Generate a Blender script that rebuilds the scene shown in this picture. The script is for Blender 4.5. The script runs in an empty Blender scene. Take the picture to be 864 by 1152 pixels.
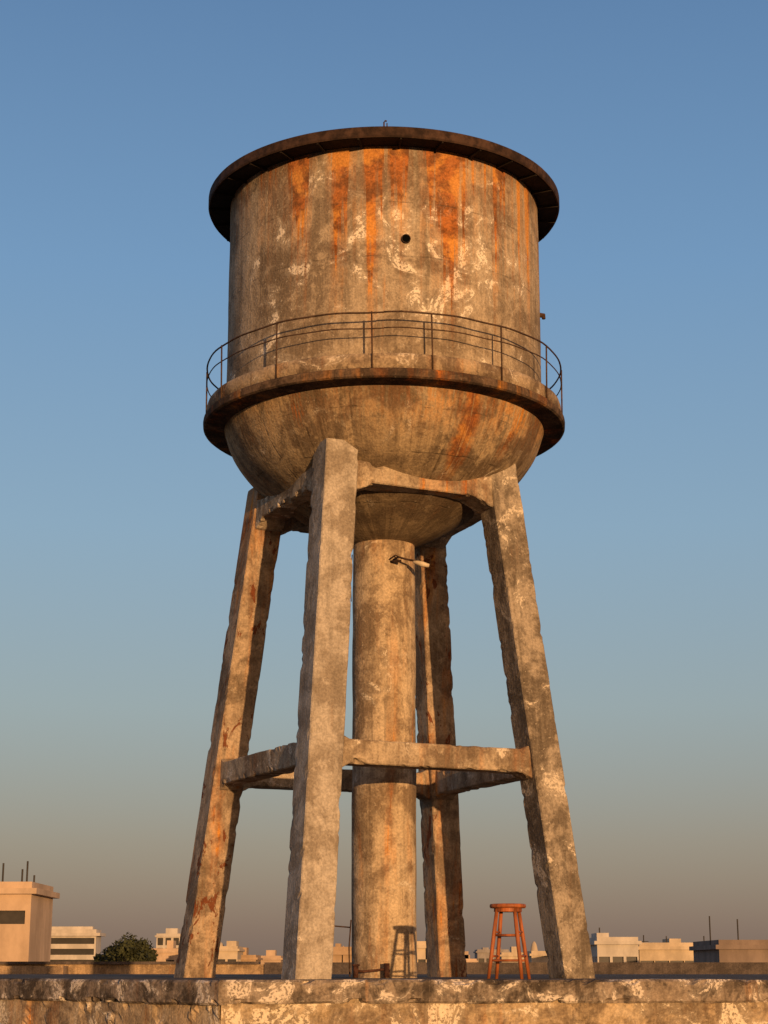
import bpy, bmesh, math, random
from mathutils import Vector, Matrix, noise
random.seed(4)
R=math.radians
scene=bpy.context.scene
scene.view_settings.view_transform='Standard'
scene.view_settings.look='None'
scene.view_settings.exposure=0
TY=20.0            # tower axis at (0,20)
FLOOR=-0.11        # plinth top; eye level is z=0
SUN_AZ=R(20); SUN_EL=R(3.2)

# ------------------------------------------------------------ node helper
class NG:
    def __init__(s,tree): s.t=tree; s.n=tree.nodes; s.l=tree.links
    def put(s,sock,v):
        if v is None: return
        if isinstance(v,bpy.types.NodeSocket): s.l.new(v,sock)
        elif isinstance(v,(tuple,list)):
            if len(sock.default_value)==4 and len(v)==3: v=(*v,1)
            sock.default_value=v
        else: sock.default_value=v
    def math(s,op,a,b=None,c=None,clamp=False):
        n=s.n.new('ShaderNodeMath'); n.operation=op; n.use_clamp=clamp
        s.put(n.inputs[0],a); s.put(n.inputs[1],b); s.put(n.inputs[2],c)
        return n.outputs[0]
    def mul(s,a,b): return s.math('MULTIPLY',a,b)
    def vmath(s,op,a,b):
        n=s.n.new('ShaderNodeVectorMath'); n.operation=op
        s.put(n.inputs[0],a); s.put(n.inputs[1],b)
        return n.outputs['Value'] if op=='DOT_PRODUCT' else n.outputs[0]
    def comb(s,a,b,c=0):
        n=s.n.new('ShaderNodeCombineXYZ'); s.put(n.inputs[0],a); s.put(n.inputs[1],b); s.put(n.inputs[2],c); return n.outputs[0]
    def noise(s,vec,scale=1,detail=6,rough=.6,dist=0):
        n=s.n.new('ShaderNodeTexNoise'); s.put(n.inputs['Vector'],vec)
        n.inputs['Scale'].default_value=scale; n.inputs['Detail'].default_value=detail
        n.inputs['Roughness'].default_value=rough; n.inputs['Distortion'].default_value=dist
        return n.outputs['Fac']
    def rng(s,v,a,b,c=0,d=1,smooth=True):
        n=s.n.new('ShaderNodeMapRange'); n.interpolation_type='SMOOTHSTEP' if smooth else 'LINEAR'
        s.put(n.inputs['Value'],v)
        n.inputs['From Min'].default_value=a; n.inputs['From Max'].default_value=b
        s.put(n.inputs['To Min'],c); s.put(n.inputs['To Max'],d)
        return n.outputs['Result']
    def mix(s,f,a,b,mode='MIX'):
        n=s.n.new('ShaderNodeMix'); n.data_type='RGBA'; n.blend_type=mode
        s.put(n.inputs[0],f); s.put(n.inputs[6],a); s.put(n.inputs[7],b)
        return n.outputs[2]
    def pos(s):
        return s.n.new('ShaderNodeNewGeometry').outputs['Position']
    def sep(s,v):
        n=s.n.new('ShaderNodeSeparateXYZ'); s.put(n.inputs[0],v); return n.outputs
    def bump(s,h,strength=.5,dist=.02):
        n=s.n.new('ShaderNodeBump'); n.inputs['Strength'].default_value=strength
        n.inputs['Distance'].default_value=dist; s.put(n.inputs['Height'],h); return n.outputs[0]

def new_mat(name):
    m=bpy.data.materials.new(name); m.use_nodes=True
    g=NG(m.node_tree); b=m.node_tree.nodes['Principled BSDF']
    b.inputs['Roughness'].default_value=.92
    b.inputs['Specular IOR Level'].default_value=.08
    return m,g,b

def concrete(name,base,dark,light,seed=0,light_thr=.60,dark_amt=1.,rust_thr=.64,rust_blob=.72,streak=.55,
             tank=None,rustcol=(.46,.145,.028),bumpk=.55,light_scale=2.6,speck=.35,wide_k=.3):
    m,g,b=new_mat(name)
    P0=g.pos(); P=g.vmath('ADD',P0,(seed*7.3,seed*3.1,seed*1.7))
    x,y,z=g.sep(P0)[0:3]
    n1=g.noise(P,1.5,5,.66,.4)
    n2=g.noise(P,6,5,.72)
    n3=g.noise(P,40,2,.65)
    if tank in ('wall','bowl'):
        ang=g.math('ARCTAN2',x,g.math('SUBTRACT',TY,y))
        s1=g.noise(g.comb(g.mul(ang,9),g.mul(z,.35 if tank=='wall' else .7),seed),1,5,.66,.15)
        s2=g.noise(g.comb(g.mul(ang,34),g.mul(z,.8 if tank=='wall' else 1.2),seed),1,3,.6)
    else:
        ang=None
        s1=g.noise(g.vmath('MULTIPLY',P,(6,6,.45)),1,5,.66,.2); s2=g.noise(g.vmath('MULTIPLY',P,(21,21,.8)),1,3,.6)
    pale=tuple(min(1,c*1.22) for c in base)
    col=g.mix(g.rng(n1,.43,.55),dark,base)
    col=g.mix(g.mul(g.rng(n2,.53,.63),.55),col,pale)
    col=g.mix(g.mul(g.rng(n2,.49,.39),.6*dark_amt),col,dark)
    st3=g.noise(g.vmath('MULTIPLY',P,(1,1,.6)),2.4,7,.74,.9)
    col=g.mix(g.mul(g.rng(st3,.545,.59),.50*dark_amt),col,tuple(c*.8 for c in dark))
    col=g.mix(g.mul(g.rng(s1,.50,.62),streak),col,tuple(c*.6 for c in dark))
    col=g.mix(g.mul(g.rng(s2,.52,.62),streak*.5),col,dark)
    col=g.mix(g.mul(g.rng(s2,.47,.38),streak*.3),col,pale)
    # peeling light render patches
    lp=g.noise(P,light_scale,8,.70,.7)
    if tank=='wall':
        da=g.math('DIVIDE',g.math('SUBTRACT',ang,.34),.66); dzz=g.math('DIVIDE',g.math('SUBTRACT',z,7.5),.8)
        rr=g.math('ADD',g.mul(da,da),g.mul(dzz,dzz))
        lp=g.math('ADD',lp,g.mul(g.rng(rr,0,1.4,1,0),.075))
    lpm=g.rng(lp,light_thr,light_thr+.018)
    soft=g.mul(g.rng(lp,light_thr-.08,light_thr+.01),.22)
    brk=g.rng(n3,.36,.46)
    lmask=g.mul(lpm,brk)
    sp=g.rng(g.noise(P,17,3,.7),.645,.67)
    lmask=g.math('MAXIMUM',lmask,g.mul(sp,speck))
    lmask=g.math('MAXIMUM',lmask,soft)
    col=g.mix(g.mul(lmask,.88),col,light)
    # rust
    broad=g.noise(P,.9,2,.5)
    if tank=='wall':
        # runs that start under the brim and die out at different heights
        v=g.noise(g.comb(g.mul(ang,8.5),g.mul(z,.15),seed+3),1,6,.66,.1)
        vf=g.noise(g.comb(g.mul(ang,30),g.mul(z,.3),seed+5),1,4,.6)
        drop=g.math('SUBTRACT',8.86,z)
        thr=g.math('ADD',g.mul(drop,.10),g.rng(ang,-1.0,-.2,.05,-.055))
        thr=g.math('ADD',thr,g.rng(ang,.9,1.5,0,.03))
        rv=g.math('ADD',g.math('SUBTRACT',v,thr),g.mul(g.math('SUBTRACT',vf,.5),.34))
        rv=g.math('ADD',rv,g.mul(g.math('SUBTRACT',n2,.5),.14))
        core=g.rng(rv,.48,.56); wide=g.mul(g.rng(rv,.38,.50),.28)
        r1=g.noise(g.vmath('MULTIPLY',P,(4.5,4.5,.33)),1,5,.62,.35)
        low=g.rng(g.math('ADD',r1,g.mul(g.math('SUBTRACT',broad,.5),.5)),.66,.76)
        rm=g.math('MAXIMUM',g.math('MAXIMUM',core,wide),g.mul(low,.5))
    else:
        r1=g.noise(g.vmath('MULTIPLY',P,(4.5,4.5,.33)),1,6,.64,.35)
        rv=g.math('ADD',r1,g.mul(g.math('SUBTRACT',broad,.5),.45))
        rv=g.math('ADD',rv,g.mul(g.math('SUBTRACT',n2,.5),.12))
        rm=g.math('MAXIMUM',g.rng(rv,rust_thr,rust_thr+.09),g.mul(g.rng(rv,rust_thr-.12,rust_thr+.04),wide_k))
    blob=g.rng(g.noise(g.vmath('MULTIPLY',P,(1,1,.5)),4.2,6,.70,.5),rust_blob,rust_blob+.02)
    deep=None
    if tank=='bowl':
        wob=g.mul(g.math('SUBTRACT',g.noise(g.comb(g.mul(ang,3),g.mul(z,2.5),1),1.5,4,.6),.5),.20)
        aw=g.math('ADD',ang,wob)
        vf=g.noise(g.comb(g.mul(ang,44),g.mul(z,1.2),2),1,5,.65)
        a2=g.math('ABSOLUTE',g.math('SUBTRACT',aw,.55))
        st=g.mul(g.rng(a2,.11,.03),g.rng(vf,.34,.48)); st=g.mul(st,g.rng(z,5.1,5.4))
        a3=g.math('ABSOLUTE',g.math('SUBTRACT',aw,.95))
        st2=g.mul(g.mul(g.rng(a3,.07,.02),g.rng(vf,.42,.55)),g.rng(z,5.4,5.8))
        a4=g.math('ABSOLUTE',g.math('ADD',aw,.55))
        st3b=g.mul(g.mul(g.rng(a4,.09,.02),g.rng(vf,.45,.56)),g.rng(z,5.6,5.95))
        rm=g.math('MAXIMUM',g.mul(rm,.8),g.math('MAXIMUM',st,g.math('MAXIMUM',st2,st3b)))
        deep=g.mul(g.rng(a2,.05,.01),g.rng(vf,.44,.52))
        bt=g.mul(g.rng(z,5.45,6.0),g.rng(g.math('ADD',g.mul(n2,.5),g.mul(vf,.5)),.44,.54))
        bt=g.mul(bt,g.rng(ang,-.7,.5,.3,1))
        rm=g.math('MAXIMUM',rm,g.mul(bt,.55))
    rc=g.mix(g.rng(n2,.40,.58),rustcol,tuple(c*.38 for c in rustcol))
    bright=(min(1,rustcol[0]*1.4),rustcol[1]*1.8,rustcol[2]*1.5)
    rc=g.mix(g.rng(n1,.48,.58),rc,bright)
    if deep is not None: rc=g.mix(g.mul(deep,.8),rc,(.15,.035,.012))
    col=g.mix(g.mul(rm,.9),col,rc)
    col=g.mix(g.mul(blob,.9),col,(.16,.045,.016))
    h=g.math('ADD',g.mul(n2,.6),g.mul(n3,.35))
    h=g.math('ADD',h,g.mul(lmask,.25))
    h=g.math('SUBTRACT',h,g.mul(blob,.3))
    if tank in('wall','bowl'):
        wz=g.math('ADD',z,g.mul(g.math('SUBTRACT',n1,.5),.07))
        per=.64 if tank=='wall' else .42
        q=g.math('DIVIDE',g.math('SUBTRACT',wz,6.26),per)
        d=g.math('ABSOLUTE',g.math('SUBTRACT',g.math('FRACT',q),.5))
        w=.016 if tank=='wall' else .02
        seam=g.rng(d,.5-w,.5-w*.3)
        lift=g.math('FLOOR',q)
        wn=g.n.new('ShaderNodeTexWhiteNoise'); wn.noise_dimensions='3D'
        if tank=='bowl':
            seg=g.mul(g.math('ADD',g.math('ADD',ang,9),g.mul(g.math('SUBTRACT',n1,.5),.06)),20/(2*math.pi))
            g.put(wn.inputs['Vector'],g.comb(g.math('FLOOR',seg),2))
            d2=g.math('ABSOLUTE',g.math('SUBTRACT',g.math('FRACT',seg),.5))
            seam=g.math('MAXIMUM',seam,g.rng(d2,.47,.492))
        else: g.put(wn.inputs['Vector'],g.comb(lift,3.3))
        col=g.mix(g.mul(wn.outputs['Value'],.42 if tank=='bowl' else .22),col,dark)
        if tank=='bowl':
            col=g.mix(g.rng(z,5.6,4.9,0,.55),col,tuple(c*.6 for c in dark))  # shade on the underside painted in, darker towards the bottom of the bowl
        seam=g.mul(seam,g.rng(g.noise(P,4,3,.6),.42,.60))
        col=g.mix(g.mul(seam,.45),col,tuple(c*.4 for c in dark))
        h=g.math('SUBTRACT',h,g.mul(seam,.2))
    col=g.mix(1,col,g.mix(g.rng(n3,.36,.64),(.83,.83,.83),(1.11,1.11,1.11)),'MULTIPLY')
    g.put(b.inputs['Base Color'],col)
    g.put(b.inputs['Normal'],g.bump(h,bumpk,.035))
    return m

def plain(name,c,rough=.85,var=.3,scale=6,seed=0,metal=0,bumpk=.3,bd=.01,stretch=(1,1,1),spec=.2):
    m,g,b=new_mat(name)
    P=g.vmath('MULTIPLY',g.vmath('ADD',g.pos(),(seed,seed*2,seed)),stretch)
    n=g.noise(P,scale,6,.65); n2=g.noise(P,scale*.2,4,.6)
    lo=tuple(k*(1-var) for k in c); hi=tuple(min(1,k*(1+var)) for k in c)
    col=g.mix(g.rng(n,.35,.65),lo,hi); col=g.mix(g.math('MULTIPLY',g.rng(n2,.42,.65),.45),col,tuple(k*max(0,1-var*1.2) for k in c))
    g.put(b.inputs['Base Color'],col); b.inputs['Roughness'].default_value=rough; b.inputs['Metallic'].default_value=metal
    b.inputs['Specular IOR Level'].default_value=spec
    g.put(b.inputs['Normal'],g.bump(n,bumpk,bd))
    return m

# materials --------------------------------------------------------------
M_tank=concrete('tank_concrete',(.41,.325,.225),(.205,.155,.105),(.80,.70,.55),1,.605,.8,.575,.80,.5,'wall')
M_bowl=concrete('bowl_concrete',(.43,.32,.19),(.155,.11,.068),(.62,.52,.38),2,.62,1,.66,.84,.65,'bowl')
M_col=concrete('column_concrete',(.50,.385,.25),(.225,.16,.10),(.64,.54,.40),3,.62,1.1,.61,.83,.5)
M_leg1=concrete('leg_concrete',(.44,.38,.305),(.27,.22,.165),(.60,.52,.42),4,.65,.7,.74,.90,.35,speck=.2,wide_k=.1)
M_leg2=concrete('leg_concrete_rusty',(.43,.325,.22),(.20,.145,.095),(.5,.42,.31),5,.65,.9,.60,.600,.45,speck=.2,wide_k=.4)
M_leg3=concrete('leg_concrete_dark',(.34,.28,.21),(.145,.115,.083),(.60,.51,.39),6,.60,1.1,.72,.86,.5,speck=.5,wide_k=.15)
M_beam=concrete('beam_concrete',(.42,.33,.225),(.2,.145,.095),(.64,.54,.41),7,.57,1,.65,.82,.4)
M_ring=concrete('balcony_concrete',(.40,.30,.195),(.17,.12,.08),(.58,.48,.36),8,.58,1,.62,.82,.4)
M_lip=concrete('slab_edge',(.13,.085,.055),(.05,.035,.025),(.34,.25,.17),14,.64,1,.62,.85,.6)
M_cope=concrete('coping_concrete',(.27,.21,.155),(.07,.055,.042),(.66,.57,.46),9,.54,1.2,.74,.88,.45,light_scale=3.4,speck=.3)
M_wall=concrete('plinth_wall_render',(.48,.36,.22),(.20,.145,.092),(.72,.61,.45),10,.54,.9,.66,.88,.35,light_scale=1.9,speck=.2)
M_para=concrete('parapet_concrete',(.42,.29,.165),(.24,.165,.10),(.5,.42,.32),11,.64,.8,.7,.82,.4)
M_parad=concrete('parapet_shade_dark',(.12,.095,.08),(.07,.057,.05),(.18,.15,.12),12,.66,.8,.8,.85,.4)  # darker, greyer parapet copy; shadow on the right section put into the colour
M_deck=concrete('deck_concrete',(.17,.135,.10),(.11,.085,.065),(.22,.19,.15),13,.66,.8,.75,.85,.1)
M_rustd=plain('dark_rusted_steel',(.05,.027,.017),.85,.55,9)
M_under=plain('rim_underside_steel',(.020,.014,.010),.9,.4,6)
M_rail=plain('rail_rusted_steel',(.085,.05,.032),.75,.4,20,metal=.2)
M_black=plain('hole_shade_black',(.004,.004,.004),.95,.2,spec=0)
M_pipe=plain('rusty_pipe',(.075,.032,.02),.8,.5,15)
M_cream=plain('cream_insulator',(.6,.5,.36),.6,.25,12)
M_wood=plain('stool_wood',(.33,.10,.032),.5,.40,14,bumpk=.15,stretch=(1,1,.2))
M_bark=plain('bark',(.06,.045,.03),.95,.3)
M_ground=plain('dry_ground',(.22,.18,.13),.95,.3,.05)
M_glass=plain('window_glass',(.05,.045,.04),.35,.2,1)
M_mast=plain('mast_dark_steel',(.05,.045,.04),.7,.2,1)

# ------------------------------------------------------------ mesh helpers
def empty(name,loc):
    e=bpy.data.objects.new(name,None); e.location=loc; e.empty_display_size=.2
    scene.collection.objects.link(e); return e
def obj(name,verts,faces,mats,parent=None,smooth=False,midx=None):
    me=bpy.data.meshes.new(name); me.from_pydata([tuple(v) for v in verts],[],faces)
    for m in (mats if isinstance(mats,list) else [mats]): me.materials.append(m)
    if midx:
        for p,i in zip(me.polygons,midx): p.material_index=i
    bm=bmesh.new(); bm.from_mesh(me); bmesh.ops.recalc_face_normals(bm,faces=bm.faces); bm.to_mesh(me); bm.free()
    if smooth:
        me.polygons.foreach_set('use_smooth',[True]*len(me.polygons))
    o=bpy.data.objects.new(name,me); scene.collection.objects.link(o)
    if parent:
        o.parent=parent; o.matrix_parent_inverse=Matrix.Translation(parent.location).inverted()
    return o
def merge(parts):
    V=[];F=[];I=[]
    for p in parts:
        v,f=p[0],p[1]; mi=p[2] if len(p)>2 else 0
        o=len(V); V+=list(v); F+=[tuple(i+o for i in q) for q in f]; I+=[mi]*len(f)
    return V,F,I
def fbm(p,s=1.,o=4):
    p=Vector(p)*s; a=0;k=1
    for i in range(o): a+=noise.noise(p)*k; p=p*2.1+Vector((3.1,1.7,5.3)); k*=.5
    return a
def lathe(profile,cx,cy,segs=160,amp=0.,closed=False):
    V=[];F=[]; n=len(profile)
    for r,z in profile:
        for i in range(segs):
            a=2*math.pi*i/segs
            rr=r
            if amp:
                p=(math.sin(a)*r,math.cos(a)*r,z); rr=r+amp*fbm(p,1.4,5)
            V.append((cx+rr*math.sin(a),cy-rr*math.cos(a),z))
    m=n if closed else n-1
    for j in range(m):
        j2=(j+1)%n
        for i in range(segs):
            k=(i+1)%segs
            F.append((j*segs+i,j*segs+k,j2*segs+k,j2*segs+i))
    return V,F
def spline(pts,per=8):
    out=[]
    P=[pts[0]]+list(pts)+[pts[-1]]
    for i in range(1,len(P)-2):
        for k in range(per):
            t=k/per
            q=[]
            for c in range(2):
                p0,p1,p2,p3=P[i-1][c],P[i][c],P[i+1][c],P[i+2][c]
                q.append(.5*(2*p1+(p2-p0)*t+(2*p0-5*p1+4*p2-p3)*t*t+(3*p1-p0-3*p2+p3)*t**3))
            out.append(tuple(q))
    out.append(pts[-1]); return out
def rect_ring(c,u,v,hu,hv,n=5,bev=.016,amp=.006,chip=.10):
    c=Vector(c);u=Vector(u);v=Vector(v); pts=[]
    cs=[(-1,-1),(1,-1),(1,1),(-1,1)]
    for i in range(4):
        a=cs[i]; b=cs[(i+1)%4]
        for k in range(n+1):
            t=k/n
            if a[1]==b[1]:
                x=(-hu+bev+(2*hu-2*bev)*t)*(1 if b[0]>a[0] else -1); y=a[1]*hv
            else:
                y=(-hv+bev+(2*hv-2*bev)*t)*(1 if b[1]>a[1] else -1); x=a[0]*hu
            p=c+u*x+v*y
            d=amp*fbm(p,2.2,5)
            corner=(k==0 or k==n)
            pull=0
            if corner:
                pull=max(0,fbm(p,6,5)-.22)*chip
            dirc=(p-c).normalized()
            pts.append(p+dirc*(d-pull))
    return pts
def loft(rings,cap=True):
    V=[];F=[];n=len(rings[0])
    for r in rings: V+=r
    for j in range(len(rings)-1):
        for i in range(n):
            k=(i+1)%n; F.append((j*n+i,j*n+k,(j+1)*n+k,(j+1)*n+i))
    if cap:
        F.append(tuple(range(n))); F.append(tuple((len(rings)-1)*n+i for i in range(n)))
    return V,F
def box(x0,x1,y0,y1,z0,z1):
    V=[(x0,y0,z0),(x1,y0,z0),(x1,y1,z0),(x0,y1,z0),(x0,y0,z1),(x1,y0,z1),(x1,y1,z1),(x0,y1,z1)]
    return V,[(0,3,2,1),(4,5,6,7),(0,1,5,4),(1,2,6,5),(2,3,7,6),(3,0,4,7)]
def tube(pts,r,n=8,cap=True,radii=None):
    pts=[Vector(p) for p in pts]; rings=[]
    for i,p in enumerate(pts):
        t=(pts[min(i+1,len(pts)-1)]-pts[max(i-1,0)]).normalized()
        ref=Vector((0,0,1)) if abs(t.z)<.9 else Vector((1,0,0))
        u=t.cross(ref).normalized(); v=t.cross(u)
        rr=radii[i] if radii else r
        rings.append([p+u*rr*math.cos(2*math.pi*k/n)+v*rr*math.sin(2*math.pi*k/n) for k in range(n)])
    return loft(rings,cap)

# ------------------------------------------------------------ water tower
tower=empty('water_tower',(0,TY,FLOOR))
prof=[(1.855,6.15+(8.87-6.15)*i/54) for i in range(55)]
V,F=lathe(prof,0,TY,220,.006); obj('tank_wall',V,F,M_tank,tower,True)
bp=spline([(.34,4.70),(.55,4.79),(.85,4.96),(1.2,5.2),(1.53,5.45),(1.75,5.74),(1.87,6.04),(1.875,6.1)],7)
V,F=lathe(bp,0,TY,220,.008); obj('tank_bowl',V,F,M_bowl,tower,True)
rim=[(1.80,8.855),(2.085,8.845),(2.11,8.83),(2.12,8.85),(2.12,8.95),(2.10,8.965),(1.5,9.03),(.7,9.12),(.02,9.18)]
V,F=lathe(rim,0,TY,200,.004)
obj('roof_rim',V,F,M_rustd,tower)
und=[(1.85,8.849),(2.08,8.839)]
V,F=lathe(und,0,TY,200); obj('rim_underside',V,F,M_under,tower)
parts=[]
for i in range(28):
    a=2*math.pi*(i+.4)/28; d=Vector((math.sin(a),-math.cos(a),0)); t=Vector((math.cos(a),math.sin(a),0))
    ring=[]
    for rr in (1.84,2.10):
        c=Vector((0,TY,8.822 if rr<2 else 8.826))+d*rr
        ring.append([c-t*.010-Vector((0,0,.012)),c+t*.010-Vector((0,0,.012)),c+t*.010+Vector((0,0,.02)),c-t*.010+Vector((0,0,.02))])
    parts.append(loft(ring))
V,F,_=merge(parts); obj('rim_ribs',V,F,M_under,tower)
kerb=[(1.84,6.355),(2.02,6.355),(2.065,6.34),(2.075,6.30),(2.075,6.16),(1.84,6.16)]
V,F=lathe(kerb,0,TY,220,.010,True); obj('balcony_kerb',V,F,M_ring,tower,True)
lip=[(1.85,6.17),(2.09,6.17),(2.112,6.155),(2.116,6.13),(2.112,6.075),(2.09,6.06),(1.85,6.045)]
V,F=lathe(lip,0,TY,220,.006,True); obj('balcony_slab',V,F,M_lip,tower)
parts=[]
def circ(rad,z,n=140): return [(rad*math.sin(2*math.pi*i/n),TY-rad*math.cos(2*math.pi*i/n),z+.006*math.sin(i*.35)+.004*math.sin(i*.9)) for i in range(n+1)]
parts.append(tube(circ(2.085,6.80),.010,6)); parts.append(tube(circ(2.085,6.62),.007,6))
for a in [-88,-61,-34,-3.4,14.5,38,61,86,112,138,164,190,216,242]:
    a=R(a); p=Vector((2.085*math.sin(a),TY-2.085*math.cos(a),0))
    ln=random.uniform(-.012,.012)
    parts.append(tube([p+Vector((0,0,6.10)),p+Vector((ln,0,6.805))],.010,6))
V,F,_=merge(parts); obj('balcony_railing',V,F,M_rail,tower,True)
prof=[(.357,FLOOR-.02+i*.08) for i in range(62)]
V,F=lathe(prof,0,TY,96,.010); obj('central_column',V,F,M_col,tower,True)
# legs: foot and head positions surveyed per leg
legp={'near':((-.757,-2.03),(-.520,-1.375)),'right':((1.97,-.757),(1.26,-.515)),
      'back':((.757,2.03),(.515,1.375)),'left':((-2.14,.757),(-1.39,.515))}
ZT=5.53
def leg_c(k,z):
    a,b=legp[k]; t=(z-FLOOR)/(ZT-FLOOR)
    return Vector((a[0]+(b[0]-a[0])*t,TY+a[1]+(b[1]-a[1])*t,z))
al=R(24.5); U=Vector((math.cos(al),math.sin(al),0)); W=Vector((-math.sin(al),math.cos(al),0))
for nm,mat in (('near',M_leg1),('right',M_leg3),('back',M_leg2),('left',M_leg2)):
    rings=[]
    N=130
    for i in range(N+1):
        z=FLOOR-.03+(ZT-FLOOR+.03)*i/N
        h={'near':.192,'right':.180,'back':.18,'left':.186}[nm]
        rings.append(rect_ring(leg_c(nm,z),U,W,h,h,6,.012,.005,.05))
    V,F=loft(rings); obj('leg_'+nm,V,F,mat,tower)
def beam(name,a,b,zb,zt,hw,haunch_l,haunch_b,haunch_t,mat):
    p0=leg_c(a,(zb+zt)/2); p1=leg_c(b,(zb+zt)/2); L=(p1-p0).length; d=(p1-p0).normalized(); w=Vector((-d.y,d.x,0))
    rings=[];N=64
    for i in range(N+1):
        t=.05+(L-.10)*i/N
        e=min(t,L-t)-.19
        k=max(0,min(1,1-e/haunch_l)) if e>0 else 1
        lo=zb-haunch_b*k; hi=zt+haunch_t*k
        cpt=p0+d*t; cpt.z=(lo+hi)/2
        rings.append(rect_ring(cpt,w,Vector((0,0,1)),hw,(hi-lo)/2,5,.012,.006,.08))
    V,F=loft(rings); obj(name,V,F,mat,tower)
for i,(a,b) in enumerate((('near','right'),('right','back'),('back','left'),('left','near'))):
    beam('mid_beam_%d'%(i+1),a,b,2.02,2.27,.125,.10,.06,.05,M_beam)
    beam('top_beam_%d'%(i+1),a,b,5.09,5.31,.165,.22,.10,.03,M_beam)
# inspection hole
hp=Vector((.24,TY-1.84,7.74)); hn=Vector((.24,-1.84,0)).normalized(); ht=Vector((-hn.y,hn.x,0))
def disc_ring(cn,n,t,r0,r1,dep,seg=24):
    V=[];F=[]
    for (r,o) in ((r0,0.),(r0,dep),(r1,dep),(r1,0.)):
        for i in range(seg):
            a=2*math.pi*i/seg; V.append(cn+n*o+(t*math.cos(a)+Vector((0,0,1))*math.sin(a))*r)
    for j in range(4):
        for i in range(seg):
            k=(i+1)%seg; F.append((j*seg+i,j*seg+k,((j+1)%4)*seg+k,((j+1)%4)*seg+i))
    return V,F
V,F=disc_ring(hp,hn,ht,.044,.052,.024); obj('overflow_pipe_ring',V,F,M_rustd,tower)
V=[hp+hn*.021+(ht*math.cos(a)+Vector((0,0,1))*math.sin(a))*.0445 for a in [2*math.pi*i/20 for i in range(20)]]
obj('overflow_hole_shade_disc',V,[tuple(range(20))],M_black,tower)  # flat black disc; the darkness inside the hole is put into its colour
parts=[tube([(1.80,TY-.15,7.50),(1.90,TY-.16,7.48)],.028,10),tube([(1.89,TY-.16,7.50),(1.893,TY-.16,7.44)],.022,8)]
V,F,_=merge(parts); obj('side_spout',V,F,M_rustd,tower,True)
parts=[tube([(0,17.99,8.94),(0,17.99,9.06),(.012,17.99,9.075),(.03,17.99,9.07)],.010,6),tube([(.035,18.0,8.94),(.033,18.0,9.05)],.008,6)]
V,F,_=merge(parts); obj('roof_hook',V,F,M_rail,tower,True)
parts=[tube([(.10,TY-.33,4.47),(.16,TY-.42,4.49),(.24,TY-.44,4.46),(.36,TY-.42,4.44)],.012,6),
       tube([(.05,TY-.34,4.47),(.13,TY-.38,4.52),(.2,TY-.42,4.47)],.009,6),
       tube([(.08,TY-.35,4.45),(.19,TY-.43,4.44)],.016,6)]
V,F,_=merge(parts); obj('pipe_bracket',V,F,M_rustd,tower,True)
V,F=tube([(.33,TY-.43,4.43),(.38,TY-.43,4.42),(.44,TY-.43,4.40),(.51,TY-.43,4.385)],.03,10,radii=[.014,.026,.032,.02]); obj('insulator',V,F,M_cream,tower,True)
parts=[tube([(-.365,TY-.05,4.6),(-.385,TY-.06,4.3),(-.375,TY-.05,4.05)],.006,5),
       tube([(-.37,TY-.08,.42),(-.65,TY-.3,.44)],.008,5),
       tube([(-.36,TY-.1,.5),(-.38,TY-.12,.2),(-.37,TY-.14,-.1)],.008,5)]
V,F,_=merge(parts); obj('cables',V,F,M_rail,tower,True)
# outlet pipe and valve at the column foot
parts=[tube([(-.32,TY-.44,-.04),(-.22,TY-.47,-.045),(-.05,TY-.47,-.03),(.02,TY-.46,-.02),(.06,TY-.43,-.04)],.014,10),
       tube([(-.30,TY-.48,-.11),(-.30,TY-.48,.02)],.028,12),tube([(-.30,TY-.48,.01),(-.30,TY-.48,.03)],.04,12),
       tube([(.03,TY-.47,-.11),(.03,TY-.47,.04)],.03,12)]
V,F,_=merge(parts); obj('outlet_valve',V,F,M_pipe,tower,True)

# ------------------------------------------------------------ plinth (platform)
plinth=empty('tower_plinth',(0,TY,-1.6))
C=Vector((-1.44,16.3,0)); a1=R(7); a2=R(48)
dR=Vector((math.cos(a1),math.sin(a1),0)); dL=Vector((-math.cos(a2),math.sin(a2),0))
nR=Vector((math.sin(a1),-math.cos(a1),0)); nL=Vector((-math.sin(a2),-math.cos(a2),0))
Rend=C+dR*16; Lend=C+dL*9
def strip(C,D,L,n,off,z0,z1,thick,amp,stepx=.05):
    rings=[];N=int(L/stepx)
    for i in range(N+1):
        t=L*i/N
        base=C+D*t+n*(off-thick/2); base.z=(z0+z1)/2
        rings.append(rect_ring(base,n,Vector((0,0,1)),thick/2,(z1-z0)/2,6,.02,amp,.13))
    return loft(rings)
pw=[C,Rend,Rend+Vector((0,12,0)),Lend+Vector((0,8,0)),Lend]
Vb=[Vector((p.x,p.y,-1.62)) for p in pw]+[Vector((p.x,p.y,FLOOR-.012)) for p in pw]
n=5; Fb=[tuple(range(n)),tuple(range(n,2*n))]+[(i,(i+1)%n,(i+1)%n+n,i+n) for i in range(n)]
obj('plinth_body',Vb,Fb,M_wall,plinth)
pd=[C+Vector((0,.1,0)),Rend+Vector((0,.1,0)),Rend+Vector((0,11.9,0)),Lend+Vector((0,7.9,0)),Lend+Vector((0,.1,0))]
obj('plinth_deck',[Vector((p.x,p.y,FLOOR-.004)) for p in pd],[tuple(range(5))],M_deck,plinth)
V,F=strip(C-dR*.02,dR,16,nR,.07,FLOOR-.205,FLOOR,.42,.012); obj('coping_front',V,F,M_cope,plinth)
V,F=strip(C-dL*.05,dL,9,nL,.072,FLOOR-.215,FLOOR-.004,.42,.012); obj('coping_side',V,F,M_cope,plinth)
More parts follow.
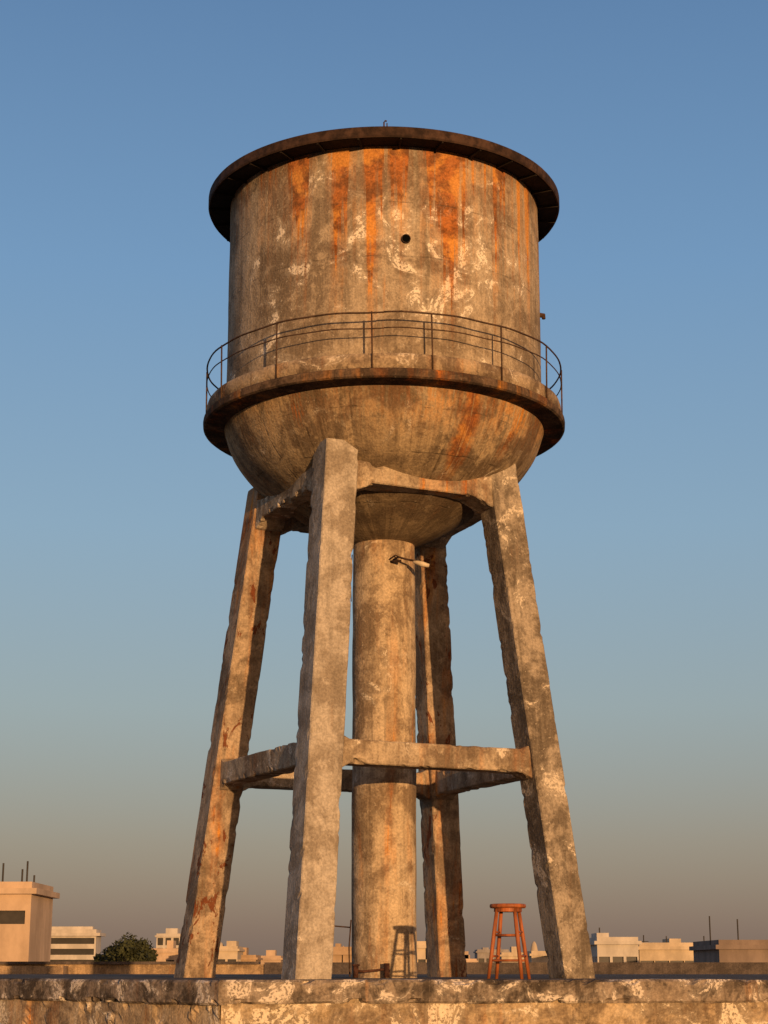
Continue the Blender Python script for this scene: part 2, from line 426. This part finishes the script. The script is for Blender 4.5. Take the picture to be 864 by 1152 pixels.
def skin(C,D,L,n,z0,z1,off):
    nx=int(L/.04); nz=int((z1-z0)/.04); V=[];F=[]
    for j in range(nz+1):
        for i in range(nx+1):
            p=C+D*(L*i/nx); p=p+n*off; p.z=z0+(z1-z0)*j/nz
            k=fbm(p,1.6,5)*.012; q=fbm(p+Vector((9,3,1)),2.3,4)
            k-=.024*max(0,min(1,(q-.10)/.05))
            V.append(p+n*k)
    for j in range(nz):
        for i in range(nx):
            a=j*(nx+1)+i; F.append((a,a+1,a+nx+2,a+nx+1))
    return V,F
V,F=skin(C,dR,16,nR,-1.6,FLOOR-.2,.035); obj('wall_render_front',V,F,M_wall,plinth)
V,F=skin(C,dL,9,nL,-1.6,FLOOR-.21,.035); obj('wall_render_side',V,F,M_wall,plinth)

# ------------------------------------------------------------ roof terrace + parapet
V,F=box(-30,34,-6,36,-9.2,-1.6); obj('roof_terrace',V,F,M_deck)
par=empty('parapet_wall',(0,34,-1.6))
V,F=box(-29,-2.2,33.8,34.1,-1.6,.05); obj('wall_section_1',V,F,M_para,par)
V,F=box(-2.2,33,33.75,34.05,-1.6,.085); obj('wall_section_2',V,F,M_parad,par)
V,F=box(-8.2,-5.8,33.2,33.72,-1.6,.02); obj('pier',V,F,M_para,par)
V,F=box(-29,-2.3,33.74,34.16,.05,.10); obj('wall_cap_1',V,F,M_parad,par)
V=[(-6000,-6000,-9),(6000,-6000,-9),(6000,9000,-9),(-6000,9000,-9)]; obj('ground',V,[(0,1,2,3)],M_ground)

# ------------------------------------------------------------ stool
ST=Vector((1.17,17.2,FLOOR)); stool=empty('wooden_bar_stool',ST)
H=.69
sp=[(.001,H-.006),(.10,H-.008),(.15,H-.001),(.166,H-.003),(.172,H-.014),(.172,H-.03),(.164,H-.04),(.001,H-.04)]
V,F=lathe([(r,z+FLOOR) for r,z in sp],ST.x,ST.y,40); obj('seat',V,F,M_wood,stool,True)
V,F=lathe([(.118,H-.038+FLOOR),(.132,H-.038+FLOOR),(.132,H-.075+FLOOR),(.118,H-.075+FLOOR)],ST.x,ST.y,32,0,True); obj('apron',V,F,M_wood,stool)
def lp(k,z):
    a=R(28+90*k); r=.225+(.118-.225)*(z/(H-.04)); return Vector((ST.x+r*math.cos(a),ST.y+r*math.sin(a),FLOOR+z))
for k in range(4):
    V,F=tube([lp(k,0),lp(k,.2),lp(k,.45),lp(k,H-.035)],.018,10,radii=[.016,.019,.020,.018]); obj('leg_%d'%(k+1),V,F,M_wood,stool,True)
for k in range(4):
    for j,z in enumerate((.17+.04*(k%2),.40+.03*(k%2))):
        V,F=tube([lp(k,z),lp((k+1)%4,z)],.011,8); obj('rung_%d_%d'%(k+1,j+1),V,F,M_wood,stool,True)

# ------------------------------------------------------------ town
def wall_grid(p0,p1,z0,z1,cols,rows,ww,wh,rec=.18,blank=False):
    p0=Vector(p0);p1=Vector(p1);L=(p1-p0).length;d=(p1-p0)/L; nin=Vector((-d.y,d.x,0))
    xs=[0];zs=[0]
    for i in range(cols):
        cx=L*(i+.5)/cols; xs+=[cx-ww/2,cx+ww/2]
    xs.append(L); H=z1-z0
    for j in range(rows):
        cz=H*(j+.55)/rows; zs+=[cz-wh/2,cz+wh/2]
    zs.append(H)
    V=[];F=[];I=[]
    def q(pts,m):
        o=len(V);V.extend(pts);F.append((o,o+1,o+2,o+3));I.append(m)
    def P(x,z,r=0): v=p0+d*x+nin*r; return Vector((v.x,v.y,z0+z))
    if blank: q([P(0,0),P(L,0),P(L,H),P(0,H)],0); return V,F,I
    for i in range(len(xs)-1):
        for j in range(len(zs)-1):
            a,b,e,f=xs[i],xs[i+1],zs[j],zs[j+1]
            if i%2==1 and j%2==1:
                q([P(a,e,rec),P(b,e,rec),P(b,f,rec),P(a,f,rec)],1)
                q([P(a,e),P(b,e),P(b,e,rec),P(a,e,rec)],0); q([P(a,f),P(b,f),P(b,f,rec),P(a,f,rec)],0)
                q([P(a,e),P(a,f),P(a,f,rec),P(a,e,rec)],0); q([P(b,e),P(b,f),P(b,f,rec),P(b,e,rec)],0)
            else: q([P(a,e),P(b,e),P(b,f),P(a,f)],0)
    return V,F,I
def building(name,b0,b1,dist,tt,depth,mat,cols,rows,ww,wh,extras=(),zb=-9,cornice=.25,blankside=False):
    """b0,b1: lateral bearings (tangent) of the facade ends, tt: tangent of roof elevation"""
    x0,x1=b0*dist,b1*dist; zt=tt*dist
    e=empty(name,((x0+x1)/2,dist+depth/2,zb))
    G=[]
    sc=max(1,int(cols*depth/(x1-x0)+.5))
    for si,pr in enumerate((((x0,dist,0),(x1,dist,0),cols),((x1,dist,0),(x1,dist+depth,0),sc),((x1,dist+depth,0),(x0,dist+depth,0),cols),((x0,dist+depth,0),(x0,dist,0),sc))):
        G.append(wall_grid(pr[0],pr[1],zb,zt,pr[2],rows,ww if pr[2]==cols else min(ww,depth/sc*.6),wh,blank=(blankside and si%2==1)))
    V=[];F=[];I=[]
    for v,f,i in G:
        o=len(V);V+=v;F+=[tuple(k+o for k in q) for q in f];I+=i
    obj('walls',V,F,[mat,M_glass],e,False,I)
    v,f=box(x0-cornice,x1+cornice,dist-cornice,dist+depth+cornice,zt,zt+.28)
    obj('roof_slab',v,f,mat,e)
    parts=[box(x0,x1,dist,dist+.2,zt+.281,zt+.6),box(x0,x0+.2,dist+.21,dist+depth,zt+.281,zt+.6),box(x1-.2,x1,dist+.21,dist+depth,zt+.281,zt+.6)]
    masts=[]
    for k,(fx0,fx1,h,kind) in enumerate(extras):
        xa=x0+(x1-x0)*fx0; xb=x0+(x1-x0)*fx1
        if kind=='box': parts.append(box(xa,xb,dist+depth*.3,dist+depth*.7,zt+.282,zt+.28+h))
        elif kind=='mast': masts.append(tube([(xa,dist+depth*.3,zt+.2),(xa,dist+depth*.3,zt+h)],.05,6))
        elif kind=='dome':
            r=(xb-xa)/2
            pf=[(r*math.cos(t),zt+.2+h*math.sin(t)) for t in [math.pi/2*i/8 for i in range(9)]]
            parts.append(lathe([(max(.01,a),b) for a,b in pf],(xa+xb)/2,dist+depth/2,20))
    v,f,_=merge(parts); obj('roof_structures',v,f,mat,e)
    if masts: v,f,_=merge(masts); obj('antennas',v,f,M_mast,e)
    return e
def bm_(n,c,s): return plain(n,c,.9,.18,.6,s,spec=.05,stretch=(1,1,.5))
W_beige=bm_('facade_beige',(.48,.35,.24),1); W_white=bm_('facade_white',(.50,.45,.385),2); W_cream=bm_('facade_cream',(.48,.39,.28),3)
W_ochre=bm_('facade_ochre',(.40,.28,.175),4); W_grey=bm_('facade_grey',(.30,.27,.25),5); W_dk=bm_('facade_brown',(.22,.17,.14),6)
building('beige_apartment_block',-.262,-.194,90,.0390,5.9,W_beige,3,5,1.5,.65,((.70,.70,1.6,'mast'),(.86,.86,1.3,'mast'),(.9,.9,1.7,'mast'),(.96,.96,1.0,'mast')),cornice=.3,blankside=True)
building('striped_office_block',-.187,-.1575,170,.0165,3,W_white,1,12,4.7,.55,((.1,.9,.6,'box'),),cornice=.4,blankside=True)
building('hotel_tower',-.1245,-.1115,330,.0160,10,W_white,3,8,1.0,1.3,((.3,.8,1.3,'box'),))
building('dome_house',-.098,-.080,230,.0085,10,W_cream,3,3,1.1,1.3,((.1,.5,1.1,'dome'),(.6,.9,1.0,'box')))
rowmats=[W_white,W_cream,W_ochre,W_grey,W_beige,W_cream]
b=-.30
while b<.33:
    w=random.uniform(.010,.026); d=random.uniform(200,380)
    if not random.random()<.12:
        tt=random.uniform(.002,.0078)
        ex=[]
        for _ in range(random.randint(1,3)):
            a=random.uniform(0,.7); ex.append((a,a+random.uniform(.12,.3),random.uniform(.7,1.8),random.choice(['box','box','dome','mast'])))
        building('flat_roof_house',b,b+w,d,tt,random.uniform(8,14),random.choice(rowmats),random.randint(2,4),3,1.1,1.4,ex)
    b+=w*random.uniform(.75,1.25)
building('white_villa',.1165,.139,150,.0120,10,W_white,3,3,.9,1.3,((.1,.4,.7,'box'),))
building('long_terrace_house',.1395,.172,158,.0092,10,W_cream,4,3,1.2,1.3,((.55,.56,1.2,'mast'),(.6,.8,.7,'box')))
building('brown_flat_house',.183,.235,120,.0095,10,W_dk,4,3,1.0,1.2,((.0,.02,2.2,'mast'),(.3,.32,2.0,'mast')))
building('ochre_house',-.030,-.0155,140,.0065,9,W_ochre,2,3,1.1,1.3,((.2,.4,.6,'box'),))
building('cream_house',.0175,.029,160,.0100,7,W_cream,2,3,1.1,1.3,((.5,.8,.7,'box'),))
for bb,dd,t in ((.118,260,.021),(.142,300,.017),(.175,280,.0165)):
    e=empty('radio_mast',(bb*dd,dd,-9))
    parts=[tube([(bb*dd,dd,-9),(bb*dd,dd,t*dd)],.10,6),tube([(bb*dd-.8,dd,t*dd*.8),(bb*dd+.8,dd,t*dd*.8)],.06,5)]
    V,F,_=merge(parts); obj('mast',V,F,M_mast,e)
M_leaf=plain('foliage_green',(.05,.055,.022),.8,.4,3)
def tree(name,x,y,ztop,rx,seed):
    rnd=random.Random(seed); e=empty(name,(x,y,-9)); zc=ztop-rx*.95
    parts=[tube([(x,y,-9),(x+.1,y,-5),(x,y,zc)],.25,8,radii=[.32,.24,.12])]
    blobs=[]
    for i in range(16):
        a=rnd.uniform(0,6.28); rr=rnd.uniform(.15,.85)*rx; q=Vector((x+math.cos(a)*rr,y+math.sin(a)*rr,zc+rnd.uniform(-.75,.65)*rx*(1-.45*rr/rx)))
        blobs.append((q,rnd.uniform(.24,.46)*rx)); parts.append(tube([(x,y,zc-1.2),tuple(q)],.05,5,radii=[.09,.03]))
    blobs.append((Vector((x,y,zc+.55*rx)),.38*rx))
    V,F,_=merge(parts); obj('trunk',V,F,M_bark,e)
    V=[];F=[]
    for q,r in blobs:
        for i in range(300):
            d=Vector((rnd.gauss(0,1),rnd.gauss(0,1),rnd.gauss(0,1))).normalized()*r*rnd.uniform(.45,1.2)
            p=q+d; u=Vector((rnd.gauss(0,1),rnd.gauss(0,1),rnd.gauss(0,1))).normalized(); w=u.cross(d).normalized() if d.length>0 else u
            sz=rnd.uniform(.06,.15); o=len(V)
            V+=[p-u*sz,p+w*sz*.6,p+u*sz,p-w*sz*.6]; F.append((o,o+1,o+2,o+3))
    obj('foliage',V,F,M_leaf,e)
tree('leafy_tree',-.1395*110,110,1.95,1.6,1)
tree('leafy_tree',-.1495*112,113,1.3,1.0,2)
tree('leafy_tree',-.131*112,112,1.3,.95,3)

# ------------------------------------------------------------ world, sun, camera
w=bpy.data.worlds.new('World'); scene.world=w; w.use_nodes=True
g=NG(w.node_tree); w.node_tree.nodes.clear()
sky=g.n.new('ShaderNodeTexSky'); sky.sky_type='NISHITA'; sky.sun_disc=False; sky.sun_elevation=SUN_EL; sky.sun_rotation=math.pi-SUN_AZ
sky.air_density=1.0; sky.dust_density=1.5
bg1=g.n.new('ShaderNodeBackground'); g.put(bg1.inputs[0],sky.outputs[0]); bg1.inputs[1].default_value=.05
tc=g.n.new('ShaderNodeTexCoord'); D=tc.outputs['Generated']; dz=g.sep(D)[2]
rp=g.n.new('ShaderNodeValToRGB'); g.put(rp.inputs[0],dz)
def lin(c): return tuple(((v/255)/12.92 if v/255<.04045 else ((v/255+.055)/1.055)**2.4) for v in c)
stops=[(0,(124,108,100)),(.02,(126,112,108)),(.066,(134,129,130)),(.139,(137,153,165)),(.237,(127,158,186)),(.375,(106,146,188)),(.51,(85,124,170)),(.9,(60,95,140))]
el=rp.color_ramp.elements
while len(el)>2: el.remove(el[-1])
for i,(p,cc) in enumerate(stops):
    e=el[i] if i<2 else el.new(p)
    e.position=p; e.color=(*lin(cc),1)
sv=(math.sin(SUN_AZ),-math.cos(SUN_AZ),.05)
gl=g.rng(g.vmath('DOT_PRODUCT',D,sv),-.1,.9)
colr=g.mix(g.math('MULTIPLY',gl,.9),rp.outputs[0],(.52,.27,.13))
bg2=g.n.new('ShaderNodeBackground'); g.put(bg2.inputs[0],colr); bg2.inputs[1].default_value=.85
ad=g.n.new('ShaderNodeAddShader'); g.l.new(bg1.outputs[0],ad.inputs[0]); g.l.new(bg2.outputs[0],ad.inputs[1])
out=g.n.new('ShaderNodeOutputWorld'); g.l.new(ad.outputs[0],out.inputs[0])

sd=bpy.data.lights.new('sun','SUN'); sd.energy=4.3; sd.angle=R(.5); sd.color=(1,.575,.255)
so=bpy.data.objects.new('sun',sd); scene.collection.objects.link(so)
to=Vector((math.sin(SUN_AZ)*math.cos(SUN_EL),-math.cos(SUN_AZ)*math.cos(SUN_EL),math.sin(SUN_EL)))
so.rotation_euler=to.to_track_quat('Z','Y').to_euler(); so.location=(5,-5,12)

cd=bpy.data.cameras.new('camera'); cd.lens=62.5; cd.sensor_width=36; cd.sensor_fit='AUTO'; cd.clip_end=20000; cd.clip_start=.1
co=bpy.data.objects.new('camera',cd); scene.collection.objects.link(co)
co.location=(0,0,0); co.rotation_euler=(R(90+14.36),0,0); scene.camera=co
